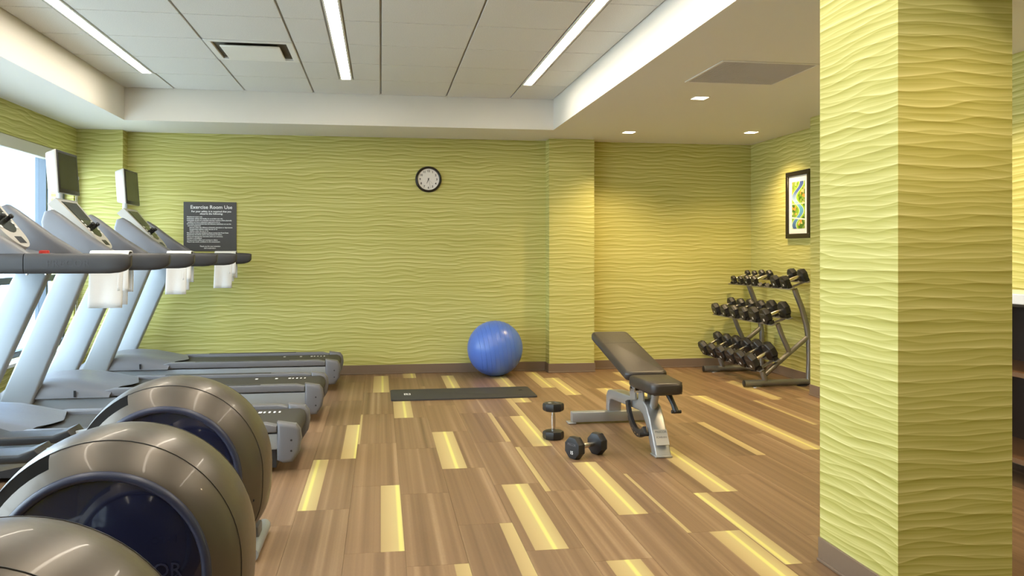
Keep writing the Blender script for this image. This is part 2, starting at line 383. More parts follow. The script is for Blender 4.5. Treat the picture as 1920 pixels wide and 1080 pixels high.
# downlights (fixtures with lens + lamp)
DL = [(2.41, 6.06, 'square recessed downlight in the soffit nearest the return grille'), (2.41, 7.90, 'square recessed downlight in the soffit in front of the right pilaster'), (3.60, 7.72, 'square recessed downlight in the soffit above the dumbbell rack'),
      (1.95, 2.05, 'square recessed downlight in front of the wallpapered column'), (3.1, 4.3, 'added unseen square downlight above the white topped cabinet'), (2.41, .4, 'added unseen square downlight in the soffit behind the column'), (0, -1.0, 'added unseen square downlight in the soffit behind the camera')]  # last three are out of view, added as extra room lighting
for x, y, lb in DL:
    r = tag(empty('downlight', (x, y, ZS)), lb, 'light', 'square soffit downlights')
    q = .062; fm = MB()
    for x0, x1, y0, y1 in ((-q, q, -q, -q+.010), (-q, q, q-.010, q), (-q, -q+.010, -q+.01, q-.01), (q-.010, q, -q+.01, q-.01)): fm.box(x0, x1, y0, y1, -.003, -.0002)
    fm.build('trim_frame', PAINT, r, smooth=0)
    MB().box(-q+.010, q-.010, -q+.010, q-.010, -.0022, -.0002).build('lens', DLENS, r, smooth=0)
    ld = bpy.data.lights.new('downlight_lamp', 'SPOT'); ld.energy = SPOT_W*(.42 if y < 3 else 1); ld.color = (1, .74, .40); ld.spot_size = math.radians(125); ld.spot_blend = .8; ld.shadow_soft_size = .05
    lo = bpy.data.objects.new('lamp', ld); COL.objects.link(lo); lo.parent = r; lo.location = (0, 0, -.02)
# return grille
r = tag(empty('return_grille', (2.40, 5.17, ZS)), 'square perforated return air grille in the soffit', 'vent')
fm = MB(); q = .325
for x0, x1, y0, y1 in ((-q, q, -q, -q+.018), (-q, q, q-.018, q), (-q, -q+.018, -q+.018, q-.018), (q-.018, q, -q+.018, q-.018)): fm.box(x0, x1, y0, y1, -.007, -.0002, .002, 1)
fm.build('frame', PAINT, r)
MB().box(-q+.018, q-.018, -q+.018, q-.018, -.004, -.0002).build('perforated_panel', GRILLE, r, smooth=0)
sl = MB()
for i in range(40):
    x = -q+.03 + i*(2*q-.06)/39; sl.box(x-.0035, x+.0035, -q+.02, q-.02, -.0062, -.0035)
o = sl.build('grille_slats', GRILLE, r, smooth=0); o['kind'] = 'stuff'

# window
win = struct(empty('window_1', (XL-.10, (WY0+WY1)/2, WZ0)))
yc = (WY0+WY1)/2
def wpart(n, m, mt, sm=0):
    o = m.build(n, mt, win, sm); o.location = (-(XL-.10), -yc, -WZ0); return o
fx0, fx1 = XL-.14, XL-.08
fr = MB().box(fx0, fx1, WY0, WY1, WZ0, WZ0+.05).box(fx0, fx1, WY0, WY1, WZ1-.05, WZ1).box(fx0, fx1, WY0, WY0+.05, WZ0+.05, WZ1-.05).box(fx0, fx1, WY1-.05, WY1, WZ0+.05, WZ1-.05)
wpart('window_frame', fr, ALU)
my = [6.94-.98*i for i in range(7)]; my = [7.92] + my
for y in my: wpart('mullion', MB().box(fx0, fx1+.03, y-.022, y+.022, WZ0+.05, WZ1-.05), ALU)
ed = [WY1-.05] + [v for y in my for v in (y+.022, y-.022)] + [WY0+.05]
for a, b in zip(ed[::2], ed[1::2]):
    wpart('transom', MB().box(fx0, fx1, b, a, .99, 1.045), ALU)
    wpart('pane', MB().box(XL-.113, XL-.107, b, a, WZ0+.05, .99), GLASS)
    wpart('pane', MB().box(XL-.113, XL-.107, b, a, 1.045, WZ1-.05), GLASS)
wpart('shade_cassette', MB().box(XL-.075, XL-.005, WY0+.01, WY1-.01, WZ1-.10, WZ1-.001, .004, 1), CASS)
wpart('window_sill', MB().box(XL-.079, XL+.05, WY0-.03, WY1+.02, WZ0-.029, WZ0-.001, .004, 1), SILL)
bc = MB(); pts = [(XL+.012, 8.455, 1.95)] + [(XL+.012, 8.455, 1.9-.2*i) for i in range(7)] + [(XL+.012, 8.455+.03*(1-math.cos(t*math.pi/6))/1, .66-.07*math.sin(t*math.pi/6)) for t in range(7)][:4]
bc.tube([(XL+.012, 8.44, 1.95), (XL+.012, 8.44, .60), (XL+.012, 8.447, .56), (XL+.012, 8.46, .545), (XL+.012, 8.473, .56), (XL+.012, 8.48, .60), (XL+.012, 8.48, 1.95)], .003, 6)
bc.box(XL+.0005, XL+.024, 8.43, 8.49, 1.94, 1.97)
tag(bc.build('blind_cord', PRINT), 'thin white blind cord loop hanging beside the window', 'cord')
# outside
struct(MB().box(-30, XL-.25, -20, 40, -.30, -.20).build('ground_outside', CONC, smooth=0))
def pier(y0, y1, lb):
    r = tag(empty('exterior_pier', (-4.3, (y0+y1)/2, -.2)), lb, 'pier', 'blue piers outside')
    MB().box(-.3, .1, -(y1-y0)/2, (y1-y0)/2, 0, 4.6, .01, 1).build('shaft', BLUE_EXT, r)
    MB().box(-.36, .16, -(y1-y0)/2-.05, (y1-y0)/2+.05, 4.6, 4.8, .01, 1).build('cap', BLUE_EXT, r)
    MB().box(-.34, .14, -(y1-y0)/2-.03, (y1-y0)/2+.03, 0, .12, .01, 1).build('plinth', CONC, r)
pier(11.15, 12.2, 'pale blue pier outside the window, behind the treadmill screen'); pier(9.3, 10.05, 'pale blue pier outside the window, behind the first mullion')

# ------------------------------------------------------------------ treadmills
def make_treadmill():
    r = empty('treadmill', (0, 0, 0)); hw = .335
    # base frame, side rails
    for s in (-1, 1):
        ys0, ys1 = sorted((s*.25, s*(hw-.018)))
        MB().box(-2.14, -.12, ys0, ys1, .135, .225, .006, 2).build('side_frame', TMSIL, r)
        y0, y1 = sorted((s*.258, s*(hw-.003)))
        f = MB().prism([(-1.52, .232), (-.135, .232), (-.135, .27), (-.20, .285), (-1.46, .285), (-1.52, .275)], y0, y1, .010, 3).build('foot_rail', TMGREY, r)
        a, b = sorted((s*.272, s*.318))
        MB().box(-1.25, -.45, a, b, .2852, .288, .001, 1).build('grip_strip', TMDARK, f)
        # rear end cap
        y0, y1 = sorted((s*.25, s*hw))
        c = MB().prism([(-.135, .075), (-.10, .058), (-.05, .062), (-.012, .12), (0, .19), (-.008, .245), (-.03, .275), (-.135, .292)], y0, y1, .022, 3).build('end_cap', TMGREY, r)
        for z in (.13, .19):
            yy = s*hw
            MB().lathe([(0, .0), (.006, 0), (.006, .003), (0, .003)], 8, rot('X', s*math.pi/2*-1) if s > 0 else rot('X', math.pi/2)).build('screw', BLACK, c).location = (-.055, yy-s*.001, z)
    MB().box(-1.95, -.14, -.30, .30, .03, .134).build('underbody', BLACK, r, 0)
    for s in (-1, 1):
        for x in (-1.9, -.30):
            MB().lathe([(0, 0), (.03, 0), (.034, .006), (.030, .026), (.018, .031), (0, .031)], 14).build('foot', BLACK, r).location = (x, s*.27, .0005)
    MB().prism([(-1.62, .262), (-.06, .262), (-.035, .25), (-.022, .225), (-.022, .195), (-.04, .17), (-.1, .16), (-.1, .22), (-1.62, .22)], -.2485, .2485).build('belt', BELT, r)
    sm = MB()
    for i, x in enumerate((-.55, -.40, -.30, -.27, -.24, -.21, -.18)): sm.box(x, x+(.02 if i < 3 else .012), .12, .165, .2621, .2628)
    for i, x in enumerate((-1.40, -1.25, -1.15, -1.12, -1.09, -1.06)): sm.box(x, x+(.02 if i < 3 else .012), -.25, -.22, .2621, .2628)
    sm.build('belt_marking', PRINT, r, 0)['kind'] = 'stuff'
    # motor hood: lofted shell
    hb = bmesh.new(); rows = []
    xs = [-2.24, -2.21, -2.12, -2.0, -1.86, -1.72, -1.60, -1.52, -1.47]
    zt = [.20, .25, .315, .345, .355, .345, .318, .296, .287]
    for x, z in zip(xs, zt):
        row = []
        for k, y in enumerate([-1, -.97, -.86, -.6, -.25, 0, .25, .6, .86, .97, 1]):
            zz = .232 if abs(y) == 1 and x > -2.2 else .16 if abs(y) == 1 else (.10 + (z-.10)*(.78 if abs(y) == .97 else .95 if abs(y) == .86 else 1.0 if abs(y) == .6 else .95))
            xx = x + (.10*(1-abs(y)) if x > -1.6 else (-.06*(1-abs(y)**2) if x < -2.1 else 0))
            row.append(hb.verts.new((xx, y*.365*(.93 if x < -2.2 else .985 if x < -2.1 else 1), zz)))
        rows.append(row)
    for a, b in zip(rows, rows[1:]):
        for k in range(10): hb.faces.new((a[k], a[k+1], b[k+1], b[k]))
    hb.faces.new(rows[0][::-1]); hb.faces.new(rows[-1])
    bmesh.ops.recalc_face_normals(hb, faces=hb.faces)
    hood = MB().add(hb).build('motor_hood', TMGREY, r, 50)
    for s in (-1, 1):
        MB().box(-1.70, -1.685, s*.366-.002, s*.366+.002, .24, .285).build('hood_seam', BLACK, hood, 0)
        # upright
        b = bmesh.new(); bmesh.ops.create_cube(b, size=1)
        z0, z1 = .20, 1.14
        for v in b.verts:
            t = v.co.z + .5; z = z0 + t*(z1-z0)
            xc = -2.06 + .425*(z-.24); w = .215 - .02*t
            v.co = Vector((xc + v.co.x*w, s*(.345+.06*t) + v.co.y*.075, z))
        bmesh.ops.bevel(b, geom=[e for e in b.edges if abs(e.verts[0].co.z - e.verts[1].co.z) > .3], offset=.016, segments=3, profile=.5, affect='EDGES')
        up = MB().add(b).build('upright', TMSIL, r, 50)
        for dx in (-.055, .055):
            bo = MB().lathe([(0, 0), (.008, 0), (.008, .004), (.004, .006), (0, .006)], 10, rot('X', math.pi/2)).build('bolt', CHROME, up); bo.location = (-1.655+dx, s*.405-.0365, 1.115)
        # handrail : front piece, rear piece
        def rail(x0, x1, name, e0, e1):
            b = bmesh.new(); N = 16; rings = []
            L = x1-x0; st = [0, .5, 1]
            if e1: st = [0, .5, .80, .88, .94, .975, .993, 1.0]
            for t in st:
                x = x0 + L*t
                k = 1
                if e1 and t > .80: k = math.sqrt(max(0.02, 1-((t-.80)/.2)**2))
                hh, ww = .054*(.45+.55*k), .040*(.4+.6*k)
                zc = 1.19 + .054*(1-(.45+.55*k))*.6
                ring = []
                for q in range(N):
                    a = 2*math.pi*(q+.5)/N; ca, sa = math.cos(a), math.sin(a)
                    ring.append(b.verts.new((x, s*.415 + ww*math.copysign(abs(ca)**.5, ca), zc + hh*math.copysign(abs(sa)**.5, sa))))
                rings.append(ring)
            for p, q in zip(rings, rings[1:]):
                for i in range(N): b.faces.new((p[i], p[(i+1) % N], q[(i+1) % N], q[i]))
            b.faces.new(rings[0]); b.faces.new(rings[-1]); bmesh.ops.recalc_face_normals(b, faces=b.faces)
            return MB().add(b).build(name, TMDARK, r, 60)
        rail(-1.84, -1.412, 'handrail_front', 0, 0)
        hr = rail(-1.408, -.885, 'handrail', 0, 1)
        text('embossed_lettering', 'PRECOR', .052, EMBOSS, hr, (-1.19, s*.415+s*.0405, 1.19), (math.pi/2, 0, 0) if s < 0 else (math.pi/2, 0, math.pi), ext=.0008, spacing=1.15)
        # wing beside the console
        y0, y1 = sorted((s*.345, s*.435))
        MB().prism([(-1.84, 1.20), (-1.875, 1.36), (-1.89, 1.46), (-1.87, 1.53), (-1.825, 1.545), (-1.77, 1.51), (-1.58, 1.36), (-1.42, 1.255), (-1.36, 1.215), (-1.40, 1.17)], y0, y1, .022, 4).build('console_wing', TMGREY, r, 50)
    # tray and crossbar
    MB().prism([(-1.84, 1.15), (-1.40, 1.15), (-1.37, 1.19), (-1.47, 1.235), (-1.60, 1.25), (-1.84, 1.30)], -.36, .36, .012, 3).build('console_tray', TMGREY, r)
    MB().tube([(-1.43, -.375, 1.2), (-1.39, -.25, 1.212), (-1.35, 0, 1.218), (-1.39, .25, 1.212), (-1.43, .375, 1.2)], .022, 10).build('front_grip', TMGREY, r, 60)
    MB().box(-1.50, -1.45, -.02, .02, 1.235, 1.262, .008, 2).box(-1.45, -1.435, -.10, -.02, 1.236, 1.246, .003, 1).build('stop_key', RED, r)
    # console: tilted plate, display, lower keypad
    M = Matrix.Translation((-1.735, 0, 1.445)) @ rot('Y', math.radians(49))
    def plate(L0, L1, w0, w1, z0, z1, n=10, bev=.01):
        # outline in local (x along slope, y) : wide at top (L0), rounded at bottom (L1)
        pts = [(L0, -w0), ] + [(L1-w1 + w1*math.cos(a), w1*math.sin(a)) for a in [math.pi*(-.5+i/n) for i in range(n+1)]] + [(L0, w0)]
        b = bmesh.new(); lo = [b.verts.new((p[0], p[1], z0)) for p in pts]; hi = [b.verts.new((p[0], p[1], z1)) for p in pts]
        b.faces.new(lo[::-1]); top = b.faces.new(hi)
        for i in range(len(pts)): b.faces.new((lo[i], lo[(i+1) % len(pts)], hi[(i+1) % len(pts)], hi[i]))
        bmesh.ops.recalc_face_normals(b, faces=b.faces)
        if bev: bmesh.ops.bevel(b, geom=[e for e in b.edges if e.verts[0].co.z == z1 and e.verts[1].co.z == z1], offset=bev, segments=3, profile=.5, affect='EDGES')
        b.transform(M); return b
    cs = MB().add(plate(-.24, .235, .205, .135, -.05, .02, bev=.016)).build('console', TMPALE, r, 50)
    MB().add(plate(-.21, .125, .150, .115, .0201, .0225, bev=0)).build('display', SCREEN, cs, 30)
    MB().box(-.20, -.04, -.115, .115, .0226, .0236, m=M).build('display_screen', BLACK, cs, 0)
    for y in (-.05, .05): MB().lathe([(0, .022), (.013, .022), (.012, .05), (.016, .055), (.012, .066), (0, .068)], 12, M @ Matrix.Translation((.03, y, 0))).build('control_knob', BLACK, cs)
    MB().box(.155, .205, -.045, .045, .0202, .0225, .001, 1, m=M).build('keypad', BLACK, cs)
    kp = MB()
    for i in range(4):
        for s in (-1, 1): kp.box(-.03+i*.035, -.012+i*.035, s*.10-.012, s*.10+.012, .0226, .0236, m=M)
    o = kp.build('keys', PRINT, cs, 0); o['kind'] = 'stuff'
    MB().box(-1.87, -1.78, -.10, .10, 1.27, 1.46, .012, 2).build('console_neck', TMGREY, r)
    # television
    M2 = Matrix.Translation((-1.905, 0, 1.83)) @ rot('Y', math.radians(-4))
    b = bmesh.new(); bmesh.ops.create_cube(b, size=1)
    for v in b.verts:
        k = 1.0 if v.co.x > 0 else .86
        v.co = Vector((v.co.x*.085, v.co.y*.42*k, v.co.z*.32*k))
    bmesh.ops.bevel(b, geom=b.edges[:], offset=.014, segments=3, profile=.5, affect='EDGES'); b.transform(M2)
    tv = MB().add(b).build('television', TMPALE, r, 50)
    MB().box(.0405, .045, -.203, .203, -.153, .153, .006, 2, m=M2).build('bezel', BLACK, tv)
    MB().box(.0452, .0465, -.175, .175, -.125, .135, m=M2).build('screen', SCREEN, tv, 0)
    MB().tube([(-1.92, 0, 1.70), (-1.925, 0, 1.62), (-1.90, 0, 1.56)], .022, 10).build('screen_stem', TMPALE, tv, 60)
    return r
t0 = make_treadmill()
TMS = [(-.444, 5.165, 'grey treadmill at the near end of its row, beside the round ellipticals'), (-.415, 6.57, 'grey treadmill in the middle of its row, between two other treadmills'), (-.357, 7.955, 'grey treadmill at the end of its row, alongside the sign wall')]
for i, (x, y, lb) in enumerate(TMS):
    o = t0 if i == 0 else copy_tree(t0)
    o.location = (x, y, 0); tag(o, lb, 'treadmill', 'treadmills facing the window')
# towels over the far rails
def make_towel(x, y, w, drop_b, drop_f, lb, off=0.0):
    r = tag(empty('towel', (x, y, 1.2465)), lb, 'towel', 'towels on the treadmill rails')
    def sheet(x0, x1, hb_, hf_, th, name, amp):
        # path in (y,z) over the rail: rail half width .040, half height .054
        pts = []
        for k in range(9): pts.append((-.046-th, -hf_ + k*(hf_-.02)/8))
        pts += [(-.042-th, -.005), (-.03, .006+th), (0, .008+th), (.03, .006+th), (.042+th, -.005)]
        for k in range(9): pts.append((.046+th, -.02 - k*(hb_-.02)/8))
        b = bmesh.new(); n = 15; g = []
        for i, (py, pz) in enumerate(pts):
            row = []
            for j in range(n):
                u = j/(n-1); fall = max(0, -pz)
                row.append(b.verts.new((x0+(x1-x0)*u + .02*fall*math.sin(7*pz+1), py + (1 if py > 0 else -1)*amp*fall*(.6+math.sin(u*9+1)*.5)*(.6 if abs(py) > .04 else 0), pz)))
            g.append(row)
        for a, c in zip(g, g[1:]):
            for j in range(n-1): b.faces.new((a[j], a[j+1], c[j+1], c[j]))
        bmesh.ops.recalc_face_normals(b, faces=b.faces)
        o = MB().add(b).build(name, TOWEL, r, 60)
        sm = o.modifiers.new('thick', 'SOLIDIFY'); sm.thickness = .007; sm.offset = 1
        return o
    sheet(-w/2, w/2, drop_b, drop_f, .0, 'cloth', .05)
    sheet(-w/2+.02, w/2+.035, drop_b*.8, drop_f*.74, -.004 if False else .0095, 'folded_layer', .05) if False else sheet(w/2-.03, w/2+.03, drop_f*.72, drop_b*.72, .0, 'folded_layer', .05)
make_towel(-.444-1.25, 5.165+.415, .20, .33, .345, 'white towel draped over the rail of the treadmill by the ellipticals')
make_towel(-.415-1.185, 6.57+.415, .155, .30, .33, 'white towel draped over the rail of the middle treadmill')
make_towel(-.357-1.135, 7.955+.415, .165, .28, .34, 'white towel draped over the rail of the treadmill by the sign')

# ------------------------------------------------------------------ ellipticals
def make_elliptical():
    r = empty('elliptical_trainer', (0, 0, 0)); ZCN = .345; R0 = .395
    prof = [(-.205, .292), (-.200, .303), (-.178, .333), (-.150, .357), (-.130, .367), (-.09, .377), (-.045, .382), (0, .384), (.045, .382), (.09, .377), (.130, .367), (.150, .357), (.178, .333), (.200, .303), (.205, .292)]
    N = 72
    def pt(rad, th, y):
        c, s = math.cos(th), math.sin(th)
        if s >= 0: return Vector((rad*c, y, ZCN + rad*s))
        e = 2/3.2; hl = (ZCN-.03)*rad/.384
        return Vector((rad*math.copysign(abs(c)**e, c), y, ZCN - hl*abs(s)**e))
    sh, slots = bmesh.new(), {-1: bmesh.new(), 1: bmesh.new()}
    A0, A1 = int(N*.325), int(N*.445)
    gv = {}
    def vert(bm_, tag_, rad, i, y):
        k = (tag_, i, y, rad)
        if k not in gv: gv[k] = bm_.verts.new(pt(rad, 2*math.pi*(i % N)/N, y))
        return gv[k]
    for (y0, r0), (y1, r1) in zip(prof, prof[1:]):
        for i in range(N):
            ii = (i+1) % N
            inslot = A0 <= i < A1 and .13 < abs((y0+y1)/2) < .17
            if inslot:
                slt = slots[1 if y0 > 0 else -1]
                f = slt.faces.new([vert(slt, 's', r0-.05, i, y0), vert(slt, 's', r1-.05, i, y1), vert(slt, 's', r1-.05, ii, y1), vert(slt, 's', r0-.05, ii, y0)])
                # walls
                for cond, a, b_ in ((i == A0, (r0, i, y0), (r1, i, y1)), (i == A1-1, (r0, ii, y0), (r1, ii, y1))):
                    if cond: slt.faces.new([slt.verts.new(pt(a[0], 2*math.pi*a[1]/N, a[2])), slt.verts.new(pt(b_[0], 2*math.pi*b_[1]/N, b_[2])), slt.verts.new(pt(b_[0]-.05, 2*math.pi*b_[1]/N, b_[2])), slt.verts.new(pt(a[0]-.05, 2*math.pi*a[1]/N, a[2]))])
                for (ya, ra) in ((y0, r0), (y1, r1)):
                    if abs(abs(ya)-.130) < .001 or abs(abs(ya)-.178) < .001:
                        slt.faces.new([slt.verts.new(pt(ra, 2*math.pi*i/N, ya)), slt.verts.new(pt(ra, 2*math.pi*ii/N, ya)), slt.verts.new(pt(ra-.05, 2*math.pi*ii/N, ya)), slt.verts.new(pt(ra-.05, 2*math.pi*i/N, ya))])
            else:
                sh.faces.new([vert(sh, 'h', r0, i, y0), vert(sh, 'h', r1, i, y1), vert(sh, 'h', r1, ii, y1), vert(sh, 'h', r0, ii, y0)])
    bmesh.ops.recalc_face_normals(sh, faces=sh.faces)
    drum = MB().add(sh).build('drum_shell', TAUPE, r, 70)
    for q in slots.values(): MB().add(q).build('arm_slot', BLACK, drum, 0)
    for y, rad in ((-.130, .3675), (.130, .3675)):
        MB().tube([pt(rad, 2*math.pi*i/N, y) for i in range(N+1)], .0016, 5, caps=False).build('seam', BLACK, drum, 60)
    for s in (-1, 1):
        ring = MB().tube([pt(.284, 2*math.pi*i/N, s*.204) for i in range(N+1)], .014, 8, caps=False).build('window_ring', NAVYR, r, 80)
        b = bmesh.new(); c = b.verts.new((0, s*.232, ZCN)); rg = []
        for rr, yy in ((.10, .229), (.20, .219), (.278, .203)):
            rg.append([b.verts.new(pt(rr, 2*math.pi*i/N, s*yy)) for i in range(N)])
        for i in range(N): b.faces.new((c, rg[0][i], rg[0][(i+1) % N]))
        for a, d in zip(rg, rg[1:]):
            for i in range(N): b.faces.new((a[i], a[(i+1) % N], d[(i+1) % N], d[i]))
        bmesh.ops.recalc_face_normals(b, faces=b.faces)
        wn = MB().add(b).build('smoked_window', NAVY, r, 80)
        text('lettering', 'PRECOR', .055, NAVYT, wn, (.12, s*.2285, ZCN+.02), (math.pi/2, 0, 0) if s < 0 else (math.pi/2, 0, math.pi), ext=.0006)
        MB().lathe([(0, 0), (.006, 0), (.005, .004), (0, .004)], 10, rot('X', math.pi/2 if s < 0 else -math.pi/2)).build('screw', BLACK, drum).location = (.335, s*.168, ZCN-.10)
        # pedal arm with pedal
        yy = s*.135
        MB().tube([(-.28, yy*1.1, .50), (-.36, yy*1.15, .475), (-.75, yy*1.25, .40), (-1.15, yy*1.35, .30)], .026, 10, sy=.8).build('pedal_arm', TMSIL, r, 60)
        pd = MB().prism([(-.80, .455), (-.78, .49), (-.74, .475), (-.52, .478), (-.46, .50), (-.44, .475), (-.47, .445), (-.74, .44)], yy*1.25-.075, yy*1.25+.075, .010, 3).build('foot_pedal', BLACK, r)
        # wheel at the ramp end
        MB().lathe([(0, -.015), (.035, -.015), (.04, -.01), (.04, .01), (.035, .015), (0, .015)], 20, rot('X', math.pi/2)).build('ramp_wheel', BLACK, r).location = (-1.17, yy*1.35, .285)
        # ramp rail
        MB().prism([(-1.55, .30), (-1.52, .33), (-.85, .14), (-.85, .10)], yy*1.35-.03, yy*1.35+.03, .006, 2).build('ramp_rail', TMSIL, r)
        # handlebar
        MB().tube([(-1.50, s*.04, 1.20), (-1.42, s*.20, 1.22), (-1.28, s*.24, 1.28), (-1.22, s*.23, 1.36)], .018, 10).build('handlebar', BLACK, r, 60)
    MB().tube([(.33, -.19, .03), (.33, .19, .03)], .028, 14).build('rear_foot', TMSIL, r, 60)
    MB().box(-1.55, .34, -.055, .055, .045, .10, .01, 2).build('base_beam', TMGREY, r)
    MB().tube([(-1.55, -.30, .03), (-1.55, .30, .03)], .028, 14).build('front_foot', TMSIL, r, 60)
    MB().prism([(-1.68, .03), (-1.40, .03), (-1.45, .45), (-1.47, 1.25), (-1.56, 1.27), (-1.62, .45)], -.06, .06, .015, 3).build('front_column', TMGREY, r)
    Mc = Matrix.Translation((-1.50, 0, 1.40)) @ rot('Y', math.radians(58))
    cs = MB().box(-.15, .15, -.19, .19, -.03, .03, .02, 3, m=Mc).build('console', TMPALE, r)
    MB().box(-.11, .10, -.15, .15, .0302, .034, .001, 1, m=Mc).build('display', SCREEN, cs)
    return r
e0 = make_elliptical()
ELS = [(-.845, 3.66, 'taupe elliptical trainer standing next to the row of treadmills'), (-.77, 2.66, 'taupe elliptical trainer standing between two other ellipticals'), (-.74, 1.70, 'taupe elliptical trainer at the end of its row farthest from the treadmills')]
for i, (x, y, lb) in enumerate(ELS):
    o = e0 if i == 0 else copy_tree(e0)
    o.location = (x, y, 0); tag(o, lb, 'elliptical', 'elliptical trainers in a row')

# ------------------------------------------------------------------ exercise ball and mat
r = tag(empty('exercise_ball', (1.14, 8.33, 0)), 'blue inflatable exercise ball on the floor against the wall', 'ball')
b = bmesh.new(); bmesh.ops.create_uvsphere(b, u_segments=48, v_segments=32, radius=.28)
for v in b.verts:
    v.co.z = .28 + v.co.z*.995
    if v.co.z < .004: v.co.z = .004
MB().add(b).build('ball_skin', BALL, r, 80)
rg = MB()
for k in range(-4, 5):
    zz = .28 + k*.042; rr = math.sqrt(.28**2 - (k*.042)**2)
    rg.tube([(rr*1.0008*math.cos(2*math.pi*i/64), rr*1.0008*math.sin(2*math.pi*i/64), zz) for i in range(65)], .0014, 5, caps=False, m=Matrix.Translation((0, 0, .28)) @ rot('Y', math.radians(82)) @ Matrix.Translation((0, 0, -.28)))
rg.build('moulded_ribs', BALL, r, 80)
MB().lathe([(0, 0), (.009, 0), (.009, .003), (0, .004)], 12, Matrix.Translation((0, .28*math.cos(.5)-.001, .28+.28*math.sin(.5))) @ rot('X', -math.pi/2+.5)).build('valve_plug', PRINT, r)
# mat
r = tag(empty('exercise_mat', (.71, 7.30, 0)), 'thin black exercise mat lying flat on the floor', 'mat')
mb = bmesh.new(); L, Wd, rc = .625, .26, .03
op = []
for cx_, cy_, a0 in ((L-rc, Wd-rc, 0), (-L+rc, Wd-rc, 1), (-L+rc, -Wd+rc, 2), (L-rc, -Wd+rc, 3)):
    for i in range(5): a = (a0 + i/4)*math.pi/2; op.append((cx_+rc*math.cos(a), cy_+rc*math.sin(a)))
lo = [mb.verts.new((x, y, .0006)) for x, y in op]; hi = [mb.verts.new((x, y, .014)) for x, y in op]
mb.faces.new(lo[::-1]); mb.faces.new(hi)
for i in range(len(op)): mb.faces.new((lo[i], lo[(i+1) % len(op)], hi[(i+1) % len(op)], hi[i]))
bmesh.ops.bevel(mb, geom=[e for e in mb.edges if e.verts[0].co.z > .01 and e.verts[1].co.z > .01], offset=.004, segments=2, profile=.5, affect='EDGES')
MB().add(mb).build('foam_sheet', MAT_F, r, 50)
lg = MB()
lg.box(-.51, -.455, -.045, -.038, .0141, .0146).box(-.51, -.455, .032, .040, .0141, .0146).box(-.51, -.502, -.038, .032, .0141, .0146).box(-.463, -.455, -.038, .032, .0141, .0146).box(-.495, -.47, -.02, -.005, .0141, .0146).box(-.498, -.48, .006, .022, .0141, .0146)
lg.build('logo_print', PRINT, r, 0)
MB().lathe([(.013, .0142), (.020, .0142), (.020, .0150), (.013, .0150), (.013, .0142)], 20).build('eyelet', BLACK, r).location = (.53, .07, 0)
MB().lathe([(0, .0141), (.013, .0141), (.013, .0144), (0, .0144)], 16).build('eyelet_hole', FRAMEB, r).location = (.53, .07, 0)

# ------------------------------------------------------------------ dumbbells
def make_dumbbell(R, th, grip, number, standing=False):
    """axis along local x, centre at origin; head radius R (octagon), head thickness th, grip length"""
    r = empty('dumbbell', (0, 0, 0)); n = 8
    k = R/math.cos(math.pi/n)
    for s in (-1, 1):
        M = Matrix.Translation((s*(grip/2), 0, 0)) @ rot('Y', s*math.pi/2)
        h = MB().lathe([(0, 0), (k*.62, 0), (k*.93, .006), (k, .016), (k, th-.012), (k*.93, th-.002), (k*.80, th), (0, th)], n, M, ph=.5).build('head', RUBBER, r, 25)
        if number:
            text('number', number, R*.42, PRINT, h, (s*(grip/2+th+.0004), 0, -R*.42), (math.pi/2, 0, s*math.pi/2), ext=.0005, bold=.0006)
            text('brand_mark', 'PRECOR', R*.30, TMGREY, h, (s*(grip/2+th+.0003), 0, R*.32), (math.pi/2, 0, s*math.pi/2), ext=.0004)
    g = MB().lathe([(.0125, -grip/2), (.0145, -grip/4), (.016, 0), (.0145, grip/4), (.0125, grip/2)], 16, rot('Y', math.pi/2)).build('handle', CHROME, r, 80)
    return r
d = make_dumbbell(.066, .058, .125, '15'); d.location = (1.143, 5.47, .1207); d.rotation_euler = (0, math.pi/2, .2)
tag(d, 'black dumbbell standing upright on its end on the floor', 'dumbbell', 'dumbbells on the floor')
d2 = copy_tree(d); d2.location = (1.243, 4.965, .0663); d2.rotation_euler = (0, 0, math.radians(29))
tag(d2, 'black dumbbell lying on its side on the floor near the bench', 'dumbbell', 'dumbbells on the floor')

# ------------------------------------------------------------------ dumbbell rack
rk = tag(empty('dumbbell_rack', (3.67, 7.79, 0)), 'grey tubular three tier dumbbell rack in the corner', 'rack')
TI = [((3.44, .150), (3.64, .262), 'bottom'), ((3.555, .575), (3.765, .645), 'middle'), ((3.735, .905), (3.955, .985), 'top')]
ox, oy = 3.67, 7.79
for yy in (7.28, 8.26):
    y = yy - oy
    A = lambda x, z: (x-ox, y, z)
    MB().tube([A(3.325, .036), A(3.975, .036)], .030, 14).build('base_tube', RACKM, rk, 60)
    MB().lathe([(0, 0), (.031, 0), (.031, .006), (.02, .010), (0, .010)], 16, Matrix.Translation(A(3.326, .036)) @ rot('Y', -math.pi/2)).build('end_plug', BLACK, rk)
    for x in (3.45, 3.90): MB().lathe([(0, 0), (.05, 0), (.05, .004), (.03, .010), (0, .010)], 18).build('levelling_foot', CHROME if x < 3.6 else BLACK, rk).location = A(x, .0006)
    rear = [A(3.965, .05), A(3.972, .25), A(3.968, .42), A(3.945, .56), A(3.90, .72), A(3.85, .84), A(3.825, .905)]
    MB().tube(rear, .026, 12).build('rear_post', RACKM, rk, 60)
    MB().tube([A(3.965, .46), A(3.76, .30), A(3.535, .115)], .023, 12).build('brace', RACKM, rk, 60)
    MB().tube([A(3.535, .05), A(3.515, .11), A(3.505, .146)], .026, 12).build('front_post', RACKM, rk, 60)
    MB().tube([A(3.775, .31), A(3.70, .47), A(3.655, .585)], .023, 12).build('middle_post', RACKM, rk, 60)
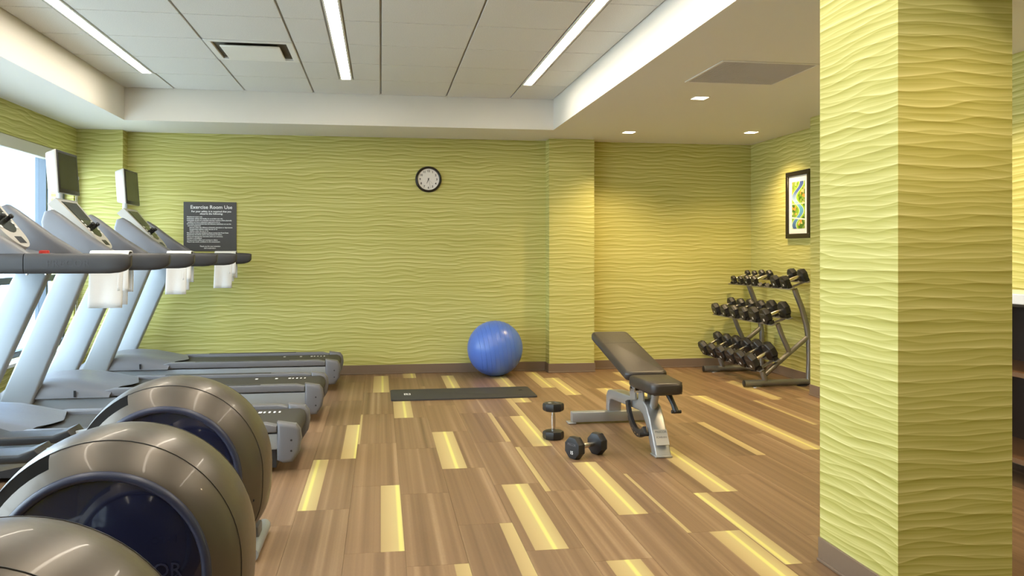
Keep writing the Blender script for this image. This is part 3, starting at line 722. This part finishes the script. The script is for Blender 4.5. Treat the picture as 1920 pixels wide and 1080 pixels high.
for (xa, za), (xb, zb), nm in TI:
    ang = math.atan2(zb-za, xb-xa); cx_, cz_ = (xa+xb)/2, (za+zb)/2; half = math.hypot(xb-xa, zb-za)/2
    M = Matrix.Translation((cx_-ox, 0, cz_)) @ rot('Y', -ang)
    tr = MB().box(-half, -half+.05, -.60, .79, -.004, .004, .002, 1, m=M).box(half-.05, half, -.60, .79, -.004, .004, .002, 1, m=M).build('shelf_rail', RACKM, rk)
    tr['label'] = nm + ' tier rails'
    for y in (-.51, .47): MB().box(-half+.05, half-.05, y-.03, y+.03, -.006, .002, m=M).build('tier_bracket', RACKM, rk, 0)
SET = {'bottom': ['40', '40', '45', '45', '50', '50'], 'middle': ['25', '25', '30', '30', '35', '35'], 'top': ['5', '5', '10', '10', None, '20']}
SET['top'] = ['5', '5', '10', '10', '20', '20']
ordn = ['first', 'second', 'third', 'fourth', 'fifth', 'sixth']
RAD = {'5': .040, '10': .046, '20': .058, '25': .062, '30': .066, '35': .074, '40': .077, '45': .080, '50': .084}
THK = {'5': .040, '10': .046, '20': .058, '25': .060, '30': .062, '35': .064, '40': .066, '45': .068, '50': .070}
def saddles(M, half, y, R):                                          # two rubber cradles shaped to the octagonal heads
    c, h = .414*R, min(.030, .5*R)
    pts = [(-c-h-.008, .0055+h), (-c-h, .0055+h), (-c, .0055), (c, .0055), (c+h, .0055+h), (c+h+.008, .0055+h), (c+h+.008, .0042), (-c-h-.008, .0042)]
    for s_ in (-1, 1):
        MB().prism(pts, -.022, .022, 0, m=M @ Matrix.Translation((s_*(half-.025), y-oy, 0)) @ rot('Z', math.pi/2)).build('saddle', RUBBER, rk, 30)
proto = {}
for (xa, za), (xb, zb), nm in TI:
    ang = math.atan2(zb-za, xb-xa); cx_, cz_ = (xa+xb)/2, (za+zb)/2
    yl = [7.29+.235*i for i in range(6)][::-1]                       # first = nearest the back wall
    if nm == 'top': yl = [8.465, 8.295, 8.125, 7.955, 7.485, 7.29]
    half = math.hypot(xb-xa, zb-za)/2; MT = Matrix.Translation((cx_-ox, 0, cz_)) @ rot('Y', -ang)
    if nm == 'top':
        for y in (7.805, 7.645): saddles(MT, half, y, .05)            # the two empty places
    for i, num in enumerate(SET[nm]):
        saddles(MT, half, yl[i], RAD[num])
        R, th = RAD[num], THK[num]; grip = .125
        if num not in proto: dd = proto[num] = make_dumbbell(R, th, grip, num)
        else: dd = copy_tree(proto[num])
        up = R + .006
        dd.location = (cx_ - math.sin(ang)*up, yl[i], cz_ + math.cos(ang)*up)
        dd.rotation_euler = (0, -ang, 0)
        tag(dd, 'black dumbbell on the %s tier of the rack, %s from the back wall' % (nm, ordn[i]), 'dumbbell', 'dumbbells on the rack')

# ------------------------------------------------------------------ bench
bn = tag(empty('weight_bench', (1.70, 5.40, 0)), 'adjustable weight bench with dark padded seat and silver frame', 'bench')
def yz(x0, x1, pts, bev=0):    # polygon in (y, z) extruded in x, local to bench
    return MB().prism([(p[0]-5.40, p[1]) for p in pts], -x1, -x0, bev, 3, m=rot('Z', math.pi/2))
# rear cross tube
MB().box(-.325, .325, .50, .575, .012, .085, .008, 2).build('rear_foot_tube', SILVER, bn)
for s in (-1, 1):
    MB().box(s*.325-.03, s*.325+.03, .495, .58, .0005, .012, .003, 1).build('foot_plate', SILVER, bn)
# spine : arch from the rear tube forward and down to the front foot
spine = [(5.985, .085), (5.985, .15), (5.955, .215), (5.90, .245), (5.82, .25), (5.22, .315), (5.12, .31), (5.04, .27), (4.985, .19), (4.93, .012), (4.845, .012), (4.90, .20), (4.965, .33), (5.05, .375), (5.14, .385), (5.25, .375), (5.84, .315), (5.95, .305), (6.02, .27), (6.05, .20), (6.05, .085)]
spine = [(5.925, .085), (5.925, .13), (5.90, .17), (5.85, .185), (5.20, .225), (5.12, .215), (5.05, .16), (4.945, .012), (4.855, .012), (4.985, .215), (5.05, .28), (5.13, .305), (5.22, .30), (5.88, .25), (5.95, .235), (5.99, .19), (5.995, .085)]
yz(-.05, .05, spine, .010).build('spine', SILVER, bn)
MB().box(-.054, .054, -.555, -.448, .0005, .012, .003, 1).build('front_foot_plate', SILVER, bn)
lbp = MB().box(-.042, .042, -.002, .002, -.05, .05, .001, 1).build('badge', TMPALE, bn)
lbp.location = (0, -.5055, .115); lbp.rotation_euler = (math.radians(-33), 0, 0)
text('badge_lettering', 'PRECOR', .020, TMGREY, lbp, (0, -.0024, .034), (math.pi/2, 0, 0)); text('badge_lettering', 'ICARIAN', .017, TMGREY, lbp, (0, -.0024, 0), (math.pi/2, 0, 0))
# brackets and posts carrying the pads
for s in (-1, 1):
    yz(s*.045-.005, s*.045+.005, [(5.20, .29), (5.20, .39), (5.12, .40), (5.10, .30)]).build('seat_bracket', SILVER, bn, 0)
    yz(s*.060-.005, s*.060+.005, [(5.34, .27), (5.34, .38), (5.24, .42), (5.22, .29)]).build('back_bracket', SILVER, bn, 0)
MB().tube([(-.085, -.13, .355), (.085, -.13, .355)], .015, 12).build('pivot_bolt', CHROME, bn, 60)
MB().tube([(-.085, -.235, .36), (.085, -.235, .36)], .015, 12).build('pivot_bolt', CHROME, bn, 60)
MB().box(-.04, .04, -.48, -.18, .365, .392, .004, 1).build('seat_beam', BLACK, bn)
MB().tube([(0, -.34, .26), (0, -.40, .375)], .024, 12).build('seat_post', SILVER, bn, 60)
MB().tube([(.05, -.47, .385), (.075, -.50, .32), (.085, -.53, .27)], [.02, .016, .02], 10).build('seat_adjuster', BLACK, bn, 60)
MB().tube([(.055, -.53, .275), (.115, -.53, .275)], .011, 10).build('pop_pin', BLACK, bn, 60)
# selector quadrant under the backrest
arc = [(5.22 + .27*math.cos(a)*.9, .33 + .27*math.sin(a)) for a in [math.radians(-175 + i*11) for i in range(10)]]
C0 = (5.14, .335)
out = [(C0[0]+.265*math.cos(a), C0[1]+.265*math.sin(a)) for a in [math.radians(-18 - i*12) for i in range(10)]]
inn = [(C0[0]+.215*math.cos(a), C0[1]+.215*math.sin(a)) for a in [math.radians(-18 - i*12) for i in range(10)]][::-1]
sq = yz(-.082, -.060, out+inn, .002).build('selector_quadrant', BLACK, bn)
for i in range(6):
    a = math.radians(-40-i*14); MB().box(-.0835, -.0818, -.004, .004, -.011, .011, m=Matrix.Translation((0, C0[0]+.247*math.cos(a)-5.40, C0[1]+.247*math.sin(a))) @ rot('X', a)).build('selector_notch', CHROME, sq, 0)
MB().tube([(-.11, -.405, .115), (-.05, -.405, .115)], .012, 10).build('selector_pin', BLACK, bn, 60)
# pads
def pad(w0, w1, L, th, name, M, edge=.022):
    b = bmesh.new(); op = []
    rc = .045
    for sx, sy, a0 in ((1, 1, 0), (-1, 1, 1), (-1, -1, 2), (1, -1, 3)):
        w = w1 if sy > 0 else w0
        for i in range(5):
            a = (a0+i/4)*math.pi/2; op.append((sx*(w/2-rc)+rc*math.cos(a), sy*(L/2-rc)+rc*math.sin(a)))
    lo = [b.verts.new((x, y, 0)) for x, y in op]; hi = [b.verts.new((x, y, th)) for x, y in op]
    b.faces.new(lo[::-1]); b.faces.new(hi)
    for i in range(len(op)): b.faces.new((lo[i], lo[(i+1) % len(op)], hi[(i+1) % len(op)], hi[i]))
    bmesh.ops.bevel(b, geom=[e for e in b.edges if abs(e.verts[0].co.z-e.verts[1].co.z) < 1e-6], offset=edge, segments=4, profile=.5, affect='EDGES', clamp_overlap=True)
    b.transform(M); return MB().add(b).build(name, VINYL, bn, 60)
se = pad(.20, .27, .40, .072, 'seat_pad', Matrix.Translation((0, -.435, .392)) @ rot('X', math.radians(0)))
Mb = Matrix.Translation((0, -.225, .415)) @ rot('X', math.radians(11))
bk = pad(.285, .285, .945, .062, 'back_pad', Mb @ Matrix.Translation((0, .4725, 0)))
MB().box(-.128, .128, .639, .645, .058, .0627, m=Mb).build('head_seam', BLACK, bk, 0)
MB().box(-.035, .035, .02, .62, -.045, -.001, .004, 1, m=Mb).build('back_beam', BLACK, bn)

# ------------------------------------------------------------------ wall things
# clock
r = tag(empty('wall_clock', (.487, YB, 2.004)), 'round black rimmed wall clock with white face', 'clock')
RX = rot('X', math.pi/2)
MB().lathe([(.108, 0.0005), (.134, .0005), (.136, .012), (.130, .030), (.120, .036), (.112, .032), (.110, .014), (.108, .0005)], 48, RX).build('rim', FRAMEB, r, 50)
MB().lathe([(0, .001), (.111, .001), (.111, .014), (0, .014)], 48, RX).build('face', CLOCKF, r, 30)
for i in range(1, 13):
    a = math.radians(90-30*i)
    text('numeral', str(i), .030, FRAMEB, r, (.086*math.cos(a), -.0146, .086*math.sin(a)), (math.pi/2, 0, 0), bold=.0008)
def hand(nm, deg, L, w, y, m):
    o = MB().prism([(-w, -.015), (w, -.015), (w*.5, L), (-w*.5, L)], -.0008, .0008).build(nm, m, r, 0); o.location = (0, y, 0); o.rotation_euler = (0, math.radians(deg), 0)
hand('hour_hand', 202, .046, .004, -.0165, FRAMEB); hand('minute_hand', 166, .095, .0016, -.0185, TMGREY); hand('second_hand', 137, .062, .0010, -.0205, TMGREY)
MB().lathe([(0, .0145), (.006, .0145), (.006, .022), (0, .022)], 12, RX).build('hub', FRAMEB, r)
# sign
r = tag(empty('exercise_room_sign', (-1.677, YB, 1.505)), 'charcoal square sign reading Exercise Room Use on the wall', 'sign')
MB().box(-.252, .252, -.008, -.0005, -.245, .245, .001, 1).build('panel', SIGNM, r)
RT = (math.pi/2, 0, 0); yt = -.0086
text('lettering', 'Exercise Room Use', .050, PRINT, r, (.012, yt, .192), RT, bold=.0003)
text('lettering', 'For your safety, it is required that you', .0245, PRINT, r, (.012, yt, .150), RT, bold=.0004)
text('lettering', 'observe the following:', .0245, PRINT, r, (.012, yt, .127), RT, bold=.0004)
lines = ['•Registered guests only.', '•Individuals utilizing this facility do so at their own risk.', '•Individuals should not undertake exercise routines unless physically', '  qualified and have a physician\'s approval to do so.', '•It is highly recommended that the following individuals not use the', '  exercise equipment:',
         '      persons under the influence of alcohol, stimulants or depressants', '      unsupervised children under the age of 16', '      children under the age of 16.', '•Should you need any assistance please contact the Front Desk.', '•Equipment should be used in the presence of others.', '•Shoes and appropriate exercising attire are necessary.', '•Smoking is prohibited.', '•Always practice safety and courtesy to others.', '•Report any unsafe conditions to the management.']
for i, s_ in enumerate(lines): text('lettering', s_, .0155, PRINT, r, (-.222, yt, .0965-.0177*i), RT, 'LEFT', bold=.0003)
text('lettering', 'Thank you for your attention', .0165, PRINT, r, (0, yt, -.196), RT, bold=.0003); text('lettering', 'and cooperation.', .0165, PRINT, r, (0, yt, -.214), RT, bold=.0003)
# picture
r = tag(empty('framed_picture', (XR, 7.57, 1.715)), 'black framed river landscape print on the wall above the rack', 'picture')
hy, hz, fw = .232, .328, .045
fm = MB()
for y0, y1, z0, z1 in ((-hy, hy, -hz, -hz+fw), (-hy, hy, hz-fw, hz), (-hy, -hy+fw, -hz+fw, hz-fw), (hy-fw, hy, -hz+fw, hz-fw)): fm.box(-.028, -.0005, y0, y1, z0, z1, .002, 1)
fm.build('frame', FRAMEB, r)
MB().box(-.012, -.0005, -hy+fw, hy-fw, -hz+fw, hz-fw).build('mount', MATTE, r, 0)
MB().box(-.0135, -.0122, -.125, .125, -.235, .225).build('print', ART, r, 0)
# cabinet behind the column
r = tag(empty('shelf_cabinet', (3.51, 4.55, 0)), 'dark open shelf cabinet with white top behind the column', 'cabinet')
x0, x1, hy = -.19, .198, .85
MB().box(x0-.01, x1, -hy-.01, hy+.01, .975, 1.03, .004, 1).build('top', CTOP, r)
MB().box(x0+.012, x1, -hy, hy, .96, .9745).build('upper_panel', WOODD, r, 0)
for y in (-hy+.01, 0, hy-.01): MB().box(x0, x1, y-.01, y+.01, .16, .96).build('side_panel', WOODD, r, 0)
MB().box(x1-.012, x1-.001, -hy+.02, hy-.02, .16, .96).build('back_panel', WOODD, r, 0)
for a, b in ((-hy+.02, -.01), (.01, hy-.02)): MB().box(x0, x1-.012, a, b, .59, .615).build('shelf', WOODB, r, 0)
MB().box(x0, x1, -hy, hy, .135, .16).build('bottom_panel', WOODB, r, 0)
for sx in (x0+.03, x1-.03):
    for y in (-hy+.04, hy-.04): MB().box(sx-.02, sx+.02, y-.02, y+.02, .0005, .135).build('leg', WOODD, r, 0)
